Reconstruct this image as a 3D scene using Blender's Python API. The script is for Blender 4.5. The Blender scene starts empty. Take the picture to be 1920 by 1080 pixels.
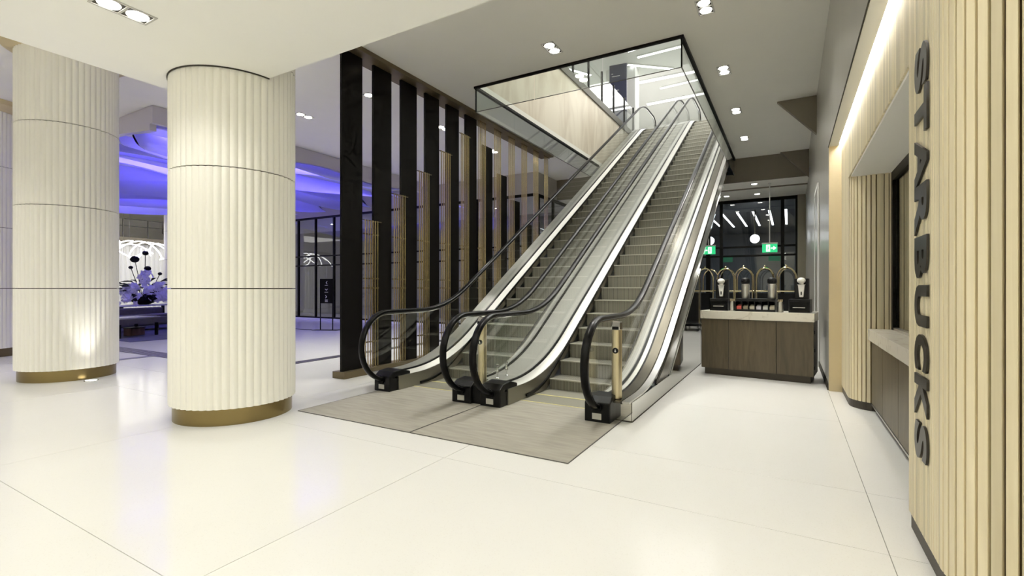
import bpy, math, random
from mathutils import Vector, Matrix, noise
random.seed(7)
R = math.radians
scn = bpy.context.scene
COL = scn.collection

# ------------------------------------------------------------------ camera, world, exposure
cam_d = bpy.data.cameras.new('camera'); cam = bpy.data.objects.new('camera', cam_d); COL.objects.link(cam)
cam.location = (0, 0, 1.35); cam.rotation_euler = (R(90), 0, R(29.85))
cam_d.sensor_width = 36.0; cam_d.lens = 36.0 * 906.0 / 1920.0; cam_d.clip_end = 200
scn.camera = cam
w = bpy.data.worlds.new('night'); scn.world = w; w.use_nodes = True
w.node_tree.nodes['Background'].inputs[0].default_value = (0.30, 0.36, 0.48, 1)
w.node_tree.nodes['Background'].inputs[1].default_value = 0.08
vs = scn.view_settings
vs.view_transform = 'Standard'; vs.look = 'None'; vs.gamma = 1.0; vs.use_curve_mapping = False
vs.exposure = 0.28
scn.cycles.use_denoising = True
scn.cycles.max_bounces = 12; scn.cycles.diffuse_bounces = 9; scn.cycles.glossy_bounces = 4; scn.cycles.use_light_tree = False
scn.cycles.use_adaptive_sampling = True; scn.cycles.adaptive_threshold = 0.035; scn.cycles.adaptive_min_samples = 12
scn.cycles.transparent_max_bounces = 20
scn.cycles.sample_clamp_indirect = 6.0
scn.cycles.caustics_reflective = False; scn.cycles.caustics_refractive = False
P_HIGH, P_SOFF, P_LOW, P_UP, P_VIO = 300.0, 45.0, 90.0, 370.0, 80.0   # lamp powers

# ------------------------------------------------------------------ helpers
def tag(o, label=None, cat=None, group=None, kind=None):
    if label: o['label'] = label
    if cat: o['category'] = cat
    if group: o['group'] = group
    if kind: o['kind'] = kind
    return o

def thing(name, label, cat, loc=(0, 0, 0), rz=0.0, group=None):
    o = bpy.data.objects.new(name, None); COL.objects.link(o)
    o.empty_display_size = 0.1
    o.location = loc; o.rotation_euler = (0, 0, rz)
    return tag(o, label, cat, group)

class MB:
    def __init__(s): s.v = []; s.f = []
    def add(s, vs_, fs):
        n = len(s.v); s.v += [tuple(p) for p in vs_]; s.f += [tuple(i + n for i in f) for f in fs]; return s
    def box(s, x0, x1, y0, y1, z0, z1):
        if x0 > x1: x0, x1 = x1, x0
        if y0 > y1: y0, y1 = y1, y0
        if z0 > z1: z0, z1 = z1, z0
        return s.add([(x0,y0,z0),(x1,y0,z0),(x1,y1,z0),(x0,y1,z0),(x0,y0,z1),(x1,y0,z1),(x1,y1,z1),(x0,y1,z1)],
              [(0,3,2,1),(4,5,6,7),(0,1,5,4),(1,2,6,5),(2,3,7,6),(3,0,4,7)])
    def prism(s, poly, axis, a, b):
        # poly of (p,q); axis 'x': p=y,q=z; 'y': p=x,q=z; 'z': p=x,q=y
        def pt(p, q, t): return (t,p,q) if axis == 'x' else (p,t,q) if axis == 'y' else (p,q,t)
        n = len(poly)
        vs_ = [pt(p,q,a) for p,q in poly] + [pt(p,q,b) for p,q in poly]
        fs = [tuple(range(n)), tuple(range(2*n-1, n-1, -1))]
        fs += [(i, i+n, (i+1)%n+n, (i+1)%n) for i in range(n)]
        return s.add(vs_, fs)
    def strip(s, rows):
        # rows: list of equal length vertex rings (closed section), joined along the list, capped
        m = len(rows[0]); vs_ = [p for r in rows for p in r]; fs = []
        for i in range(len(rows)-1):
            for j in range(m):
                a = i*m+j; b = i*m+(j+1)%m
                fs.append((a, b, b+m, a+m))
        fs.append(tuple(range(m-1, -1, -1))); k = (len(rows)-1)*m
        fs.append(tuple(range(k, k+m)))
        return s.add(vs_, fs)
    def tube(s, pts, r, n=8, closed=False):
        pts = [Vector(p) for p in pts]; rows = []
        up = None
        for i, p in enumerate(pts):
            t = (pts[min(i+1, len(pts)-1)] - pts[max(i-1, 0)]).normalized()
            if up is None:
                up = Vector((0,0,1)) if abs(t.z) < .9 else Vector((1,0,0))
            a = t.cross(up)
            if a.length < 1e-5: a = t.cross(Vector((0,1,0)))
            a.normalize(); b = a.cross(t).normalized(); up = b
            rr = r[i] if isinstance(r, (list, tuple)) else r
            rows.append([tuple(p + a*math.cos(2*math.pi*k/n)*rr + b*math.sin(2*math.pi*k/n)*rr) for k in range(n)])
        return s.strip(rows)
    def lathe(s, prof, n=24, c=(0,0,0)):
        rows = [[(c[0]+r*math.cos(2*math.pi*k/n), c[1]+r*math.sin(2*math.pi*k/n), c[2]+z) for k in range(n)] for r, z in prof]
        return s.strip(rows)
    def ball(s, c, r, n=12, m=8, sz=1.0):
        prof = [(max(r*math.sin(math.pi*i/m), r*.02), -r*sz*math.cos(math.pi*i/m)) for i in range(m+1)]
        return s.lathe(prof, n, c)
    def mesh(s, name, mat, smooth=False, bevel=0):
        me = bpy.data.meshes.new(name); me.from_pydata(s.v, [], s.f); me.validate(); me.update()
        if mat: me.materials.append(mat)
        import bmesh
        bm = bmesh.new(); bm.from_mesh(me)
        bmesh.ops.recalc_face_normals(bm, faces=bm.faces)
        if bevel:
            bmesh.ops.bevel(bm, geom=[e for e in bm.edges if len(e.link_faces) == 2 and e.calc_face_angle(0) > R(50)],
                            offset=bevel, segments=2, affect='EDGES', profile=.5, clamp_overlap=True)
        if smooth:
            for f in bm.faces: f.smooth = True
            for e in bm.edges:
                if len(e.link_faces) == 2 and e.calc_face_angle(0) > R(40): e.smooth = False
        bm.to_mesh(me); bm.free()
        return me
    def build(s, name, mat, parent=None, smooth=False, bevel=0, world=False):
        return put(name, s.mesh(name, mat, smooth, bevel), parent, world)

def put(name, me, parent=None, world=False, loc=None, rot=None):
    o = bpy.data.objects.new(name, me); COL.objects.link(o)
    if parent:
        o.parent = parent
        if world:       # mesh given in world coordinates, parent unrotated
            p = Vector((0,0,0)); q = parent
            while q: p += q.location; q = q.parent
            o.location = -p
    if loc is not None: o.location = loc
    if rot is not None: o.rotation_euler = rot
    return o

def B(*a): return MB().box(*a)
def struct(name, mb, m, label=None, **k):
    return tag(mb.build(name, m, **k), label, None, None, 'structure')

# ------------------------------------------------------------------ materials
def nt(name):
    m = bpy.data.materials.new(name); m.use_nodes = True
    t = m.node_tree; return m, t, t.nodes['Principled BSDF']
def mat(name, col, rough=.5, metal=0.0, spec=.5, vary=0.0, scale=6.0, stretch=(1,1,1), bump=0.0, bscale=None, emit=None, estr=0.0, alpha=None, coat=0.0):
    m, t, p = nt(name)
    p.inputs['Base Color'].default_value = (*col, 1); p.inputs['Roughness'].default_value = rough
    p.inputs['Metallic'].default_value = metal; p.inputs['Specular IOR Level'].default_value = spec
    p.inputs['Coat Weight'].default_value = coat
    if emit:
        p.inputs['Emission Color'].default_value = (*emit, 1); p.inputs['Emission Strength'].default_value = estr
    if vary or bump:
        tc = t.nodes.new('ShaderNodeTexCoord'); mp = t.nodes.new('ShaderNodeMapping'); mp.inputs['Scale'].default_value = stretch
        nz = t.nodes.new('ShaderNodeTexNoise'); nz.inputs['Scale'].default_value = scale; nz.inputs['Detail'].default_value = 6
        t.links.new(tc.outputs['Object'], mp.inputs[0]); t.links.new(mp.outputs[0], nz.inputs[0])
        if vary:
            mx = t.nodes.new('ShaderNodeMix'); mx.data_type = 'RGBA'
            mx.inputs[6].default_value = (*[c*(1-vary) for c in col], 1); mx.inputs[7].default_value = (*[min(1, c*(1+vary)) for c in col], 1)
            t.links.new(nz.outputs[0], mx.inputs[0]); t.links.new(mx.outputs[2], p.inputs['Base Color'])
        if bump:
            b = t.nodes.new('ShaderNodeBump'); b.inputs['Strength'].default_value = bump; b.inputs['Distance'].default_value = .01
            t.links.new(nz.outputs[0], b.inputs['Height']); t.links.new(b.outputs[0], p.inputs['Normal'])
    return m
def wood(name, c1, c2, rough=.5, grain=(30, 30, 1.2), per_object=True):
    m, t, p = nt(name)
    tc = t.nodes.new('ShaderNodeTexCoord'); mp = t.nodes.new('ShaderNodeMapping'); mp.inputs['Scale'].default_value = grain
    oi = t.nodes.new('ShaderNodeObjectInfo')
    nz = t.nodes.new('ShaderNodeTexNoise'); nz.noise_dimensions = '4D'; nz.inputs['Scale'].default_value = 1.0; nz.inputs['Detail'].default_value = 5; nz.inputs['Distortion'].default_value = 1.2
    ml = t.nodes.new('ShaderNodeMath'); ml.operation = 'MULTIPLY'; ml.inputs[1].default_value = 40
    t.links.new(oi.outputs['Random'], ml.inputs[0]); t.links.new(ml.outputs[0], nz.inputs['W'])
    t.links.new(tc.outputs['Object'], mp.inputs[0]); t.links.new(mp.outputs[0], nz.inputs['Vector'])
    mx = t.nodes.new('ShaderNodeMix'); mx.data_type = 'RGBA'; mx.inputs[6].default_value = (*c1, 1); mx.inputs[7].default_value = (*c2, 1)
    t.links.new(nz.outputs[0], mx.inputs[0])
    hv = t.nodes.new('ShaderNodeHueSaturation')
    mr = t.nodes.new('ShaderNodeMapRange'); mr.inputs[3].default_value = .82 if per_object else 1; mr.inputs[4].default_value = 1.12 if per_object else 1
    t.links.new(oi.outputs['Random'], mr.inputs[0]); t.links.new(mr.outputs[0], hv.inputs['Value'])
    t.links.new(mx.outputs[2], hv.inputs['Color']); t.links.new(hv.outputs[0], p.inputs['Base Color'])
    p.inputs['Roughness'].default_value = rough
    return m
def terrazzo(name):
    m, t, p = nt(name)
    tc = t.nodes.new('ShaderNodeTexCoord'); geo = t.nodes.new('ShaderNodeNewGeometry')
    nz = t.nodes.new('ShaderNodeTexNoise'); nz.inputs['Scale'].default_value = 1.3; nz.inputs['Detail'].default_value = 5
    vo = t.nodes.new('ShaderNodeTexVoronoi'); vo.inputs['Scale'].default_value = 70
    cr = t.nodes.new('ShaderNodeValToRGB'); cr.color_ramp.elements[0].position = .0; cr.color_ramp.elements[1].position = .30
    cr.color_ramp.elements[0].color = (.66,.635,.58,1); cr.color_ramp.elements[1].color = (.775,.765,.725,1)
    n2 = t.nodes.new('ShaderNodeTexNoise'); n2.inputs['Scale'].default_value = 28; n2.inputs['Detail'].default_value = 3
    for n in (nz, vo, n2): t.links.new(geo.outputs['Position'], n.inputs['Vector'])
    t.links.new(vo.outputs['Distance'], cr.inputs[0])
    mx = t.nodes.new('ShaderNodeMix'); mx.data_type = 'RGBA'; mx.inputs[7].default_value = (.80,.795,.765,1)
    t.links.new(cr.outputs[0], mx.inputs[6]); t.links.new(nz.outputs[0], mx.inputs[0])
    t.links.new(mx.outputs[2], p.inputs['Base Color'])
    mr = t.nodes.new('ShaderNodeMapRange'); mr.inputs[3].default_value = .10; mr.inputs[4].default_value = .18
    t.links.new(n2.outputs[0], mr.inputs[0]); t.links.new(mr.outputs[0], p.inputs['Roughness'])
    p.inputs['Specular IOR Level'].default_value = .13
    return m
def marble(name, base, vein, scale=2.0, rough=.25, stretch=(1,1,1), lo=.45, hi=.62):
    m, t, p = nt(name)
    geo = t.nodes.new('ShaderNodeNewGeometry'); mp = t.nodes.new('ShaderNodeMapping'); mp.inputs['Scale'].default_value = stretch
    nz = t.nodes.new('ShaderNodeTexNoise'); nz.inputs['Scale'].default_value = scale; nz.inputs['Detail'].default_value = 8; nz.inputs['Distortion'].default_value = 1.5
    cr = t.nodes.new('ShaderNodeValToRGB'); cr.color_ramp.elements[0].position = lo; cr.color_ramp.elements[1].position = hi
    cr.color_ramp.elements[0].color = (*vein, 1); cr.color_ramp.elements[1].color = (*base, 1)
    t.links.new(geo.outputs['Position'], mp.inputs[0]); t.links.new(mp.outputs[0], nz.inputs['Vector']); t.links.new(nz.outputs[0], cr.inputs[0])
    t.links.new(cr.outputs[0], p.inputs['Base Color']); p.inputs['Roughness'].default_value = rough
    return m
def glass(name, tint=(.96,.98,.97), f0=.04, gain=1.0):
    # clear sheet: transparent with a Schlick mirror term that treats both faces alike
    m = bpy.data.materials.new(name); m.use_nodes = True; t = m.node_tree; t.nodes.clear()
    o = t.nodes.new('ShaderNodeOutputMaterial'); a = t.nodes.new('ShaderNodeBsdfTransparent'); g = t.nodes.new('ShaderNodeBsdfGlossy')
    geo = t.nodes.new('ShaderNodeNewGeometry')
    dt = t.nodes.new('ShaderNodeVectorMath'); dt.operation = 'DOT_PRODUCT'
    t.links.new(geo.outputs['Normal'], dt.inputs[0]); t.links.new(geo.outputs['Incoming'], dt.inputs[1])
    def mth(op, x, y=None):
        n = t.nodes.new('ShaderNodeMath'); n.operation = op
        for i, q in enumerate((x, y)):
            if q is None: continue
            if isinstance(q, (int, float)): n.inputs[i].default_value = q
            else: t.links.new(q, n.inputs[i])
        return n.outputs[0]
    c = mth('ABSOLUTE', dt.outputs['Value']); k = mth('POWER', mth('SUBTRACT', 1.0, c), 5.0)
    f = mth('MULTIPLY', mth('ADD', mth('MULTIPLY', k, 1-f0), f0), gain)
    mx = t.nodes.new('ShaderNodeMixShader')
    a.inputs[0].default_value = (*tint, 1); g.inputs['Roughness'].default_value = 0.0; g.inputs['Color'].default_value = (1,1,1,1)
    t.links.new(f, mx.inputs[0])
    t.links.new(a.outputs[0], mx.inputs[1]); t.links.new(g.outputs[0], mx.inputs[2]); t.links.new(mx.outputs[0], o.inputs[0])
    return m
def ribbed(name, col, dark, pitch, axis='X', rough=.4, metal=.6):
    m, t, p = nt(name)
    geo = t.nodes.new('ShaderNodeNewGeometry'); sp = t.nodes.new('ShaderNodeSeparateXYZ'); t.links.new(geo.outputs['Position'], sp.inputs[0])
    ml = t.nodes.new('ShaderNodeMath'); ml.operation = 'MULTIPLY'; ml.inputs[1].default_value = 1/pitch
    fr = t.nodes.new('ShaderNodeMath'); fr.operation = 'FRACT'
    cr = t.nodes.new('ShaderNodeValToRGB'); cr.color_ramp.elements[0].color = (*dark, 1); cr.color_ramp.elements[1].color = (*col, 1)
    cr.color_ramp.elements[0].position = .30; cr.color_ramp.elements[1].position = .42
    t.links.new(sp.outputs[axis], ml.inputs[0]); t.links.new(ml.outputs[0], fr.inputs[0]); t.links.new(fr.outputs[0], cr.inputs[0])
    t.links.new(cr.outputs[0], p.inputs['Base Color']); p.inputs['Roughness'].default_value = rough; p.inputs['Metallic'].default_value = metal
    return m
def emis(name, col, s):
    m = bpy.data.materials.new(name); m.use_nodes = True; t = m.node_tree; t.nodes.clear()
    o = t.nodes.new('ShaderNodeOutputMaterial'); e = t.nodes.new('ShaderNodeEmission')
    e.inputs[0].default_value = (*col, 1); e.inputs[1].default_value = s; t.links.new(e.outputs[0], o.inputs[0]); return m

M_tile = terrazzo('terrazzo_tile')
M_joint = mat('floor_joint', (.30,.28,.24), .8)
M_ceil = mat('ceiling_paint', (.96,.945,.865), .75, vary=.02, scale=2)
M_soff = mat('soffit_paint', (.94,.935,.885), .75, vary=.015, scale=2)
M_wgrey = mat('grey_lacquer', (.50,.48,.43), .28, metal=.35, vary=.10, scale=2.5, stretch=(1,1,.15))
M_brown = mat('taupe_paint', (.20,.175,.13), .6, vary=.05)
M_tan = mat('tan_panel', (.60,.50,.31), .5, vary=.05, scale=3)
M_cream = mat('column_plaster', (.90,.885,.815), .5, vary=.03, scale=5, stretch=(1,1,.2))
M_dark = mat('dark_gap', (.035,.03,.02), .8)
M_brass = mat('aged_brass', (.27,.205,.09), .24, metal=1.0, vary=.18, scale=4, stretch=(1,1,.2))
M_brassrod = mat('brass_rod', (.62,.50,.28), .25, metal=1.0, vary=.08)
M_bronze = mat('bronze_beam', (.16,.125,.07), .45, metal=.5)
M_black = mat('black_board', (.006,.005,.004), .5, spec=.2, vary=.2, scale=14, stretch=(1,1,.1))
M_rubber = mat('black_rubber', (.003,.003,.003), .3, spec=.2)
M_blackp = mat('black_plastic', (.005,.005,.0055), .38, spec=.3)
M_steel = mat('brushed_steel', (.66,.65,.62), .28, metal=1.0, vary=.06, scale=5)
M_deck = mat('satin_deck_steel', (.80,.79,.74), .36, metal=.35)
M_decko = mat('outer_deck_steel', (.44,.435,.395), .40, metal=.35)
M_steelb = mat('bronze_tint_steel', (.15,.135,.105), .26, metal=.9)
M_skirt = mat('skirt_steel', (.30,.285,.24), .33, metal=.8)
M_mirror = mat('mirror_steel', (.86,.86,.83), .035, metal=1.0)
M_chrome = mat('chrome', (.80,.80,.80), .08, metal=1.0)
M_goldpost = mat('champagne_metal', (.70,.61,.40), .28, metal=.9)
M_step = ribbed('step_tread', (.36,.35,.29), (.11,.105,.085), .021, 'X', .45, .55)
M_nose = mat('step_nosing', (.62,.61,.54), .4, metal=.6)
M_plate = ribbed('landing_plate', (.33,.32,.26), (.20,.19,.15), .012, 'X', .5, .4)
M_yellow = mat('yellow_line', (.72,.66,.30), .6)
M_glass = glass('clear_glass', (.975,.985,.98), .045, .8)
M_glassg = glass('baffle_glass', (.93,.955,.94), .08, 1.0)
M_glassd = glass('tinted_glass', (.80,.81,.82), .06, 1.0)
M_marblew = marble('warm_marble', (.86,.79,.65), (.62,.53,.40), 1.1, .3, (1, 1.3, .35), .30, .62)
M_marblec = marble('counter_marble', (.76,.72,.62), (.52,.47,.38), 7, .22, (1,1,1), .26, .44)
M_oak = wood('pale_oak', (.66,.565,.36), (.85,.77,.56), .5)
M_oakback = mat('slat_backing', (.20,.14,.06), .7)
M_walnut = wood('dark_walnut', (.030,.022,.012), (.150,.115,.066), .4, (14,14,1.5))
M_walnutb = mat('walnut_plain', (.05,.04,.028), .5)
M_char = mat('charcoal_letter', (.030,.026,.020), .36, metal=.15)
M_mat = mat('mat_carpet', (.35,.33,.28), .95, vary=.30, scale=5, stretch=(.6,4,1), bump=.4)
M_white = mat('white_paint', (.85,.85,.83), .6)
M_whitep = mat('white_ceramic', (.85,.84,.80), .3)
M_night = mat('night_ground', (.03,.03,.035), .7)
M_lamp = emis('lamp_glow', (1,.97,.88), 14)
M_led = emis('led_strip', (1,.98,.92), 80)
M_lin = emis('linear_light', (1,1,.98), 5)
M_linadd = emis('added_strip_glow', (1,.985,.93), 19)
M_lin2 = emis('canopy_lamp', (.92,.97,1), 9)
M_tubeL = emis('chandelier_tube', (1,.99,.97), 6)
M_trim = mat('lamp_trim', (.55,.54,.50), .4)
M_navy = mat('navy_panel', (.035,.04,.085), .4)
M_green = mat('exit_green', (.02,.42,.16), .4, emit=(.03,.60,.22), estr=.75)
M_exitw = mat('exit_white', (.9,.95,.9), .4, emit=(.85,1,.9), estr=1.0)
M_print = mat('white_print', (.8,.8,.8), .5)
M_rug = mat('blue_rug', (.09,.09,.15), .95, vary=.4, scale=3)
M_grate = mat('drain_grate', (.16,.155,.14), .5, metal=.6)
M_sofa = mat('grey_fabric', (.12,.11,.115), .9, vary=.15, scale=20)
M_petal = mat('orchid_petal', (.88,.85,.97), .6)
M_leaf = mat('dark_leaf', (.012,.016,.014), .6)
M_pod = mat('black_pod', (.008,.007,.009), .7)
M_gray = mat('grey_plaster', (.46,.45,.42), .8, vary=.12, scale=2)
M_curtain = mat('white_curtain', (.88,.88,.86), .8)
M_rimr = mat('canopy_rim', (.58,.55,.60), .35)
def ribbon_mat():
    m, t, p = nt('translucent_ribbon')
    p.inputs['Base Color'].default_value = (.78,.78,.92,1); p.inputs['Roughness'].default_value = .35
    tr = t.nodes.new('ShaderNodeBsdfTranslucent'); tr.inputs[0].default_value = (.75,.75,.95,1)
    mx = t.nodes.new('ShaderNodeMixShader'); mx.inputs[0].default_value = .5
    o = t.nodes['Material Output']
    t.links.new(p.outputs[0], mx.inputs[1]); t.links.new(tr.outputs[0], mx.inputs[2]); t.links.new(mx.outputs[0], o.inputs[0])
    return m
M_ribbon = ribbon_mat()

# ================================================================== STRUCTURE
ZC = 5.0; ZS = 3.5; ZL = 4.33; ZU = 7.0
OX0, OX1, OY0, OY1 = -4.93, -1.35, 7.28, 17.5
CA = (-5.23, 3.06); RS = .60
XR = .45

# ---- floor: joint bed with terrazzo slabs
floor = struct('floor', B(-30, 3.4, -8.2, 18.2, -.2, -.010), M_joint, 'cream terrazzo floor of large polished slabs')
xs = [.44 + 2.82*k for k in range(-11, 2)]
ys = [-8.2, -6.6, -4.62, -2.70, -.78, 1.15, 3.066, 3.92, 5.87, 7.80, 9.73, 11.66, 13.59, 15.52, 17.45, 18.2]
tcache = {}
J = .004
for i in range(len(xs)-1):
    for j in range(len(ys)-1):
        wx, wy = xs[i+1]-xs[i]-J, ys[j+1]-ys[j]-J
        k = (round(wx, 3), round(wy, 3))
        if k not in tcache:
            tcache[k] = B(0, wx, 0, wy, -.012, 0).mesh('floor_slab', M_tile)
        put('floor_slab', tcache[k], floor, loc=(xs[i]+J/2, ys[j]+J/2, 0))

# ---- main ceiling with the stair opening, soffit, lower ceiling
cm = MB()
for a in [(-30, OX0, 3.07, 15.0), (OX0, OX1, 3.07, OY0), (OX1, 3.4, 3.07, 15.0), (-30, -5.84, -8.2, 3.07)]:
    cm.box(a[0], a[1], a[2], a[3], ZC, ZC+.12)
struct('ceiling', cm, M_ceil, 'beige painted main ceiling around the escalator opening')
arc = [(CA[0]+.609*math.cos(a), CA[1]+.609*math.sin(a)) for a in [R(-k*6) for k in range(31)]]
arc = [(x, min(y, 3.06)) for x, y in arc]
struct('ceiling_soffit', MB().prism([(-5.839,-8.2),(3.4,-8.2),(3.4,3.06)] + arc, 'z', ZS, ZC+.12), M_soff, 'low cream ceiling soffit ending at the nearest column')
ring = [(CA[0]+.6085*math.cos(R(-k*6)), min(3.06, CA[1]+.6085*math.sin(R(-k*6)))) for k in range(31)] + [(CA[0]+.6015*math.cos(R(-k*6)), min(3.06, CA[1]+.6015*math.sin(R(-k*6)))) for k in range(30, -1, -1)]
struct('trim_10', MB().prism(ring, 'z', ZS-.012, ZS+.02), M_dark, 'dark ring standing in for the shade where the soffit meets the nearest column')  # dark ring added to imitate the shade in the soffit gap
struct('ceiling_rear', B(-30, 3.4, 15.06, 18.2, ZL, ZL+.1), M_ceil, 'lower beige ceiling in front of the dark windows')
bk = MB(); bk.box(-6.85, OX0, 15.0, 15.06, ZL, ZC); bk.box(OX1, XR, 15.0, 15.06, ZL, ZC); bk.box(OX0, OX1, 15.0, 15.06, ZL, 4.55)
struct('trim_1', bk, M_brown, 'brown bulkhead band below the main ceiling')
struct('trim_2', B(-6.85, XR, 16.04, 16.10, ZL-.03, ZL), M_brown, 'dark slot line across the lower ceiling')

# ---- right wall
wr = MB(); wr.box(XR, .60, 7.60, 18.2, 0, ZC+.1); wr.box(XR, .50, 2.2, 7.60, 3.215, ZC+.1)
struct('wall_right', wr, M_wgrey, 'grey lacquered wall beside the condiment counter')
struct('baseboard_right', B(XR-.012, XR, 7.62, 18.0, 0, .09), M_dark, 'black skirting of the grey wall')
struct('trim_3', B(XR-.006, XR, 2.2, 7.6, 3.195, 3.215), M_dark, 'black line under the grey upper wall')  # black strip along the lower edge of the upper wall
struct('trim_4', B(.452, .555, 2.2, 7.56, 3.198, 3.214), M_soff, 'pale cove lip in front of the light strip')
for k, (yy, lab) in enumerate([(10.80, 'nearer triangular taupe gusset between ceiling and grey wall'), (14.86, 'farther triangular taupe gusset at the bulkhead')]):
    struct('trim_%d' % (5+k), MB().prism([(-.21, ZC), (XR, ZC), (XR, 4.27)], 'y', yy, yy+.12), M_brown, lab)
struct('wall_pilaster', B(XR+.002, .615, 7.565, 7.60, 0, 3.24), M_tan, 'plain tan pilaster at the end of the slat wall')
# door leaf in the grey wall
dr = struct('door_1', B(XR-.02, XR+.01, 9.9, 11.0, 0, 3.1), M_wgrey, 'grey flush door in the right wall')
dm = MB(); dm.box(XR-.03, XR-.005, 9.83, 9.9, 0, 3.17); dm.box(XR-.03, XR-.005, 11.0, 11.07, 0, 3.17); dm.box(XR-.03, XR-.005, 9.9, 11.0, 3.1, 3.17)
dm.build('door_frame', M_white, dr)

# ---- walls out of view that close the lobby
struct('wall_rear', B(-30, 3.4, -8.3, -8.2, 0, ZC), M_ceil, 'plain cream wall behind the viewpoint')
struct('wall_left', B(-30.1, -30, -8.3, 18.2, 0, ZC), M_ceil, 'plain cream wall far to the left')
struct('wall_kiosk_side', B(3.3, 3.4, -8.2, 7.6, 0, ZC), M_ceil, 'plain wall far to the right')

# ---- bulkhead and glass partition on the left side of the escalators
lb = MB(); lb.box(-30, -6.85, 13.5, 13.62, ZL, ZC); lb.box(-6.95, -6.85, 13.62, 15.0, ZL, ZC)
struct('trim_7', lb, mat('bulkhead_grey', (.40,.375,.34), .7), 'grey bulkhead above the black framed glazing')
struct('wall_room', B(-30, -6.95, 17.3, 17.4, 0, ZL), M_gray, 'grey wall of the room behind the glazing')
wp = struct('window_2', B(-30, -6.9, 13.50, 13.60, 0, .09), M_white, 'black framed glass partition across the left hall')
fx = [-6.9, -8.02, -9.14, -10.26, -11.38, -12.5, -13.75, -15.0, -16.17, -17.29, -18.41, -19.6, -21, -22.4, -23.8]
fm = B(0, .075, 13.5, 13.58, .09, ZL).mesh('mullion', M_black)
for x in fx: put('mullion', fm, wp, loc=(x-.037, 0, 0))
for z, h in ((.09, .06), (2.27, .05), (2.66, .05), (ZL-.08, .08)):
    B(-24, -6.9, 13.505, 13.575, z, z+h).build('transom', M_black, wp)
for i in range(len(fx)-1):
    for z0, z1 in ((.15, 2.27), (2.32, 2.66), (2.71, ZL-.08)):
        B(fx[i+1]+.038, fx[i]-.038, 13.535, 13.547, z0, z1).build('pane', M_glassd, wp)
wq = struct('window_3', B(-6.94, -6.86, 13.62, 18.2, 0, .09), M_white, 'black framed glass return beyond the slat screen')
for y in (13.7, 14.8, 15.9, 17.0, 18.1): B(-6.94, -6.86, y-.04, y+.04, .09, ZL).build('mullion', M_black, wq)
for z, h in ((.09, .06), (2.27, .05), (2.66, .05), (ZL-.09, .09)): B(-6.935, -6.865, 13.62, 18.2, z, z+h).build('transom', M_black, wq)
for y in (13.7, 14.8, 15.9, 17.0): B(-6.906, -6.894, y+.04, y+1.06, .15, ZL-.09).build('pane', M_glassd, wq)

# ---- dark window wall at the far right
wn = struct('window_1', B(-6.85, .60, 18.0, 18.1, 0, .10), M_dark, 'black framed night window wall behind the luggage carts')
vx = [.20, -.19, -2.03, -2.45, -4.2, -5.9, -6.8]
for x, hw in zip(vx, (.03, .05, .05, .07, .05, .05, .05)): B(x-hw, x+hw, 17.98, 18.1, .1, ZL).build('mullion', M_black, wn)
for z in (2.40, 2.70, ZL-.10): B(-6.8, .2, 17.99, 18.09, z, z+.06 if z < 4 else ZL).build('transom', M_black, wn)
for i in range(len(vx)-1):
    for z0, z1 in ((.1, 2.40), (2.46, 2.70), (2.76, ZL-.10)):
        B(vx[i+1]+.05, vx[i]-.05, 18.03, 18.045, z0, z1).build('pane', M_glassd, wn)
struct('wall_window_end', B(.23, XR, 17.9, 18.2, 0, ZL), mat('taupe_wall', (.30,.27,.20), .6), 'taupe wall strip right of the night window')
# outside: paved forecourt and canopy
struct('ground_outside', B(-12, 12, 18.25, 45, -.25, -.05), M_night, 'dark paved forecourt outside the window')
struct('canopy_outside', B(-12, 10, 19.2, 40, 5.4, 5.6), mat('canopy_metal', (.34,.37,.40), .30, metal=.6), 'metal entrance canopy outside in the night')
struct('wall_outside', B(-12, 10, 40, 40.2, 0, 5.4), mat('night_wall', (.30,.33,.34), .6), 'dark grey building wall across the forecourt')

# ---- upper floor seen through the opening
fu = MB(); fu.box(-14, OX0-.1, 7.28, 27, 6.72, ZU); fu.box(OX1+.1, 4, 3, 27, 6.72, ZU); fu.box(-14, OX1+.1, 3, OY0-.1, 6.72, ZU); fu.box(OX0-.1, OX1+.1, 18.2, 27, 6.72, ZU)
struct('floor_upper', fu, M_white, 'pale upper storey floor around the opening')
struct('wall_opening', B(OX0-.08, OX0, OY0, 18.2, ZC+.12, 6.78), M_marblew, 'warm veined marble cladding inside the opening')
uw = MB(); uw.box(OX1, OX1+.08, OY0, 18.2, ZC+.12, ZU); uw.box(OX0, OX1, OY0-.08, OY0, ZC+.12, ZU)
struct('wall_opening_front', uw, M_white, 'plain white cladding on the near sides of the opening')
struct('trim_8', B(OX0-.1, OX0+.03, OY0, 18.2, 6.78, 6.98), mat('floor_edge_steel', (.20,.19,.165), .45, metal=.5), 'dark steel floor edge above the marble')
struct('ceiling_upper', B(-14, 4, 3, 27, 10.3, 10.4), M_white, 'white upper storey ceiling')
uu = MB(); uu.box(-14.1, -14, 3, 27, ZU, 10.3); uu.box(4, 4.1, 3, 27, ZU, 10.3); uu.box(-14, 4, 2.9, 3, ZU, 10.3); uu.box(-14, 4, 27, 27.1, ZU, 10.3)
struct('wall_upper', uu, M_white, 'white upper storey walls')
struct('wall_upper_pier', B(-6.55, -5.35, 19.2, 19.8, ZU, 10.3), M_white, 'square white pier on the upper storey')

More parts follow.
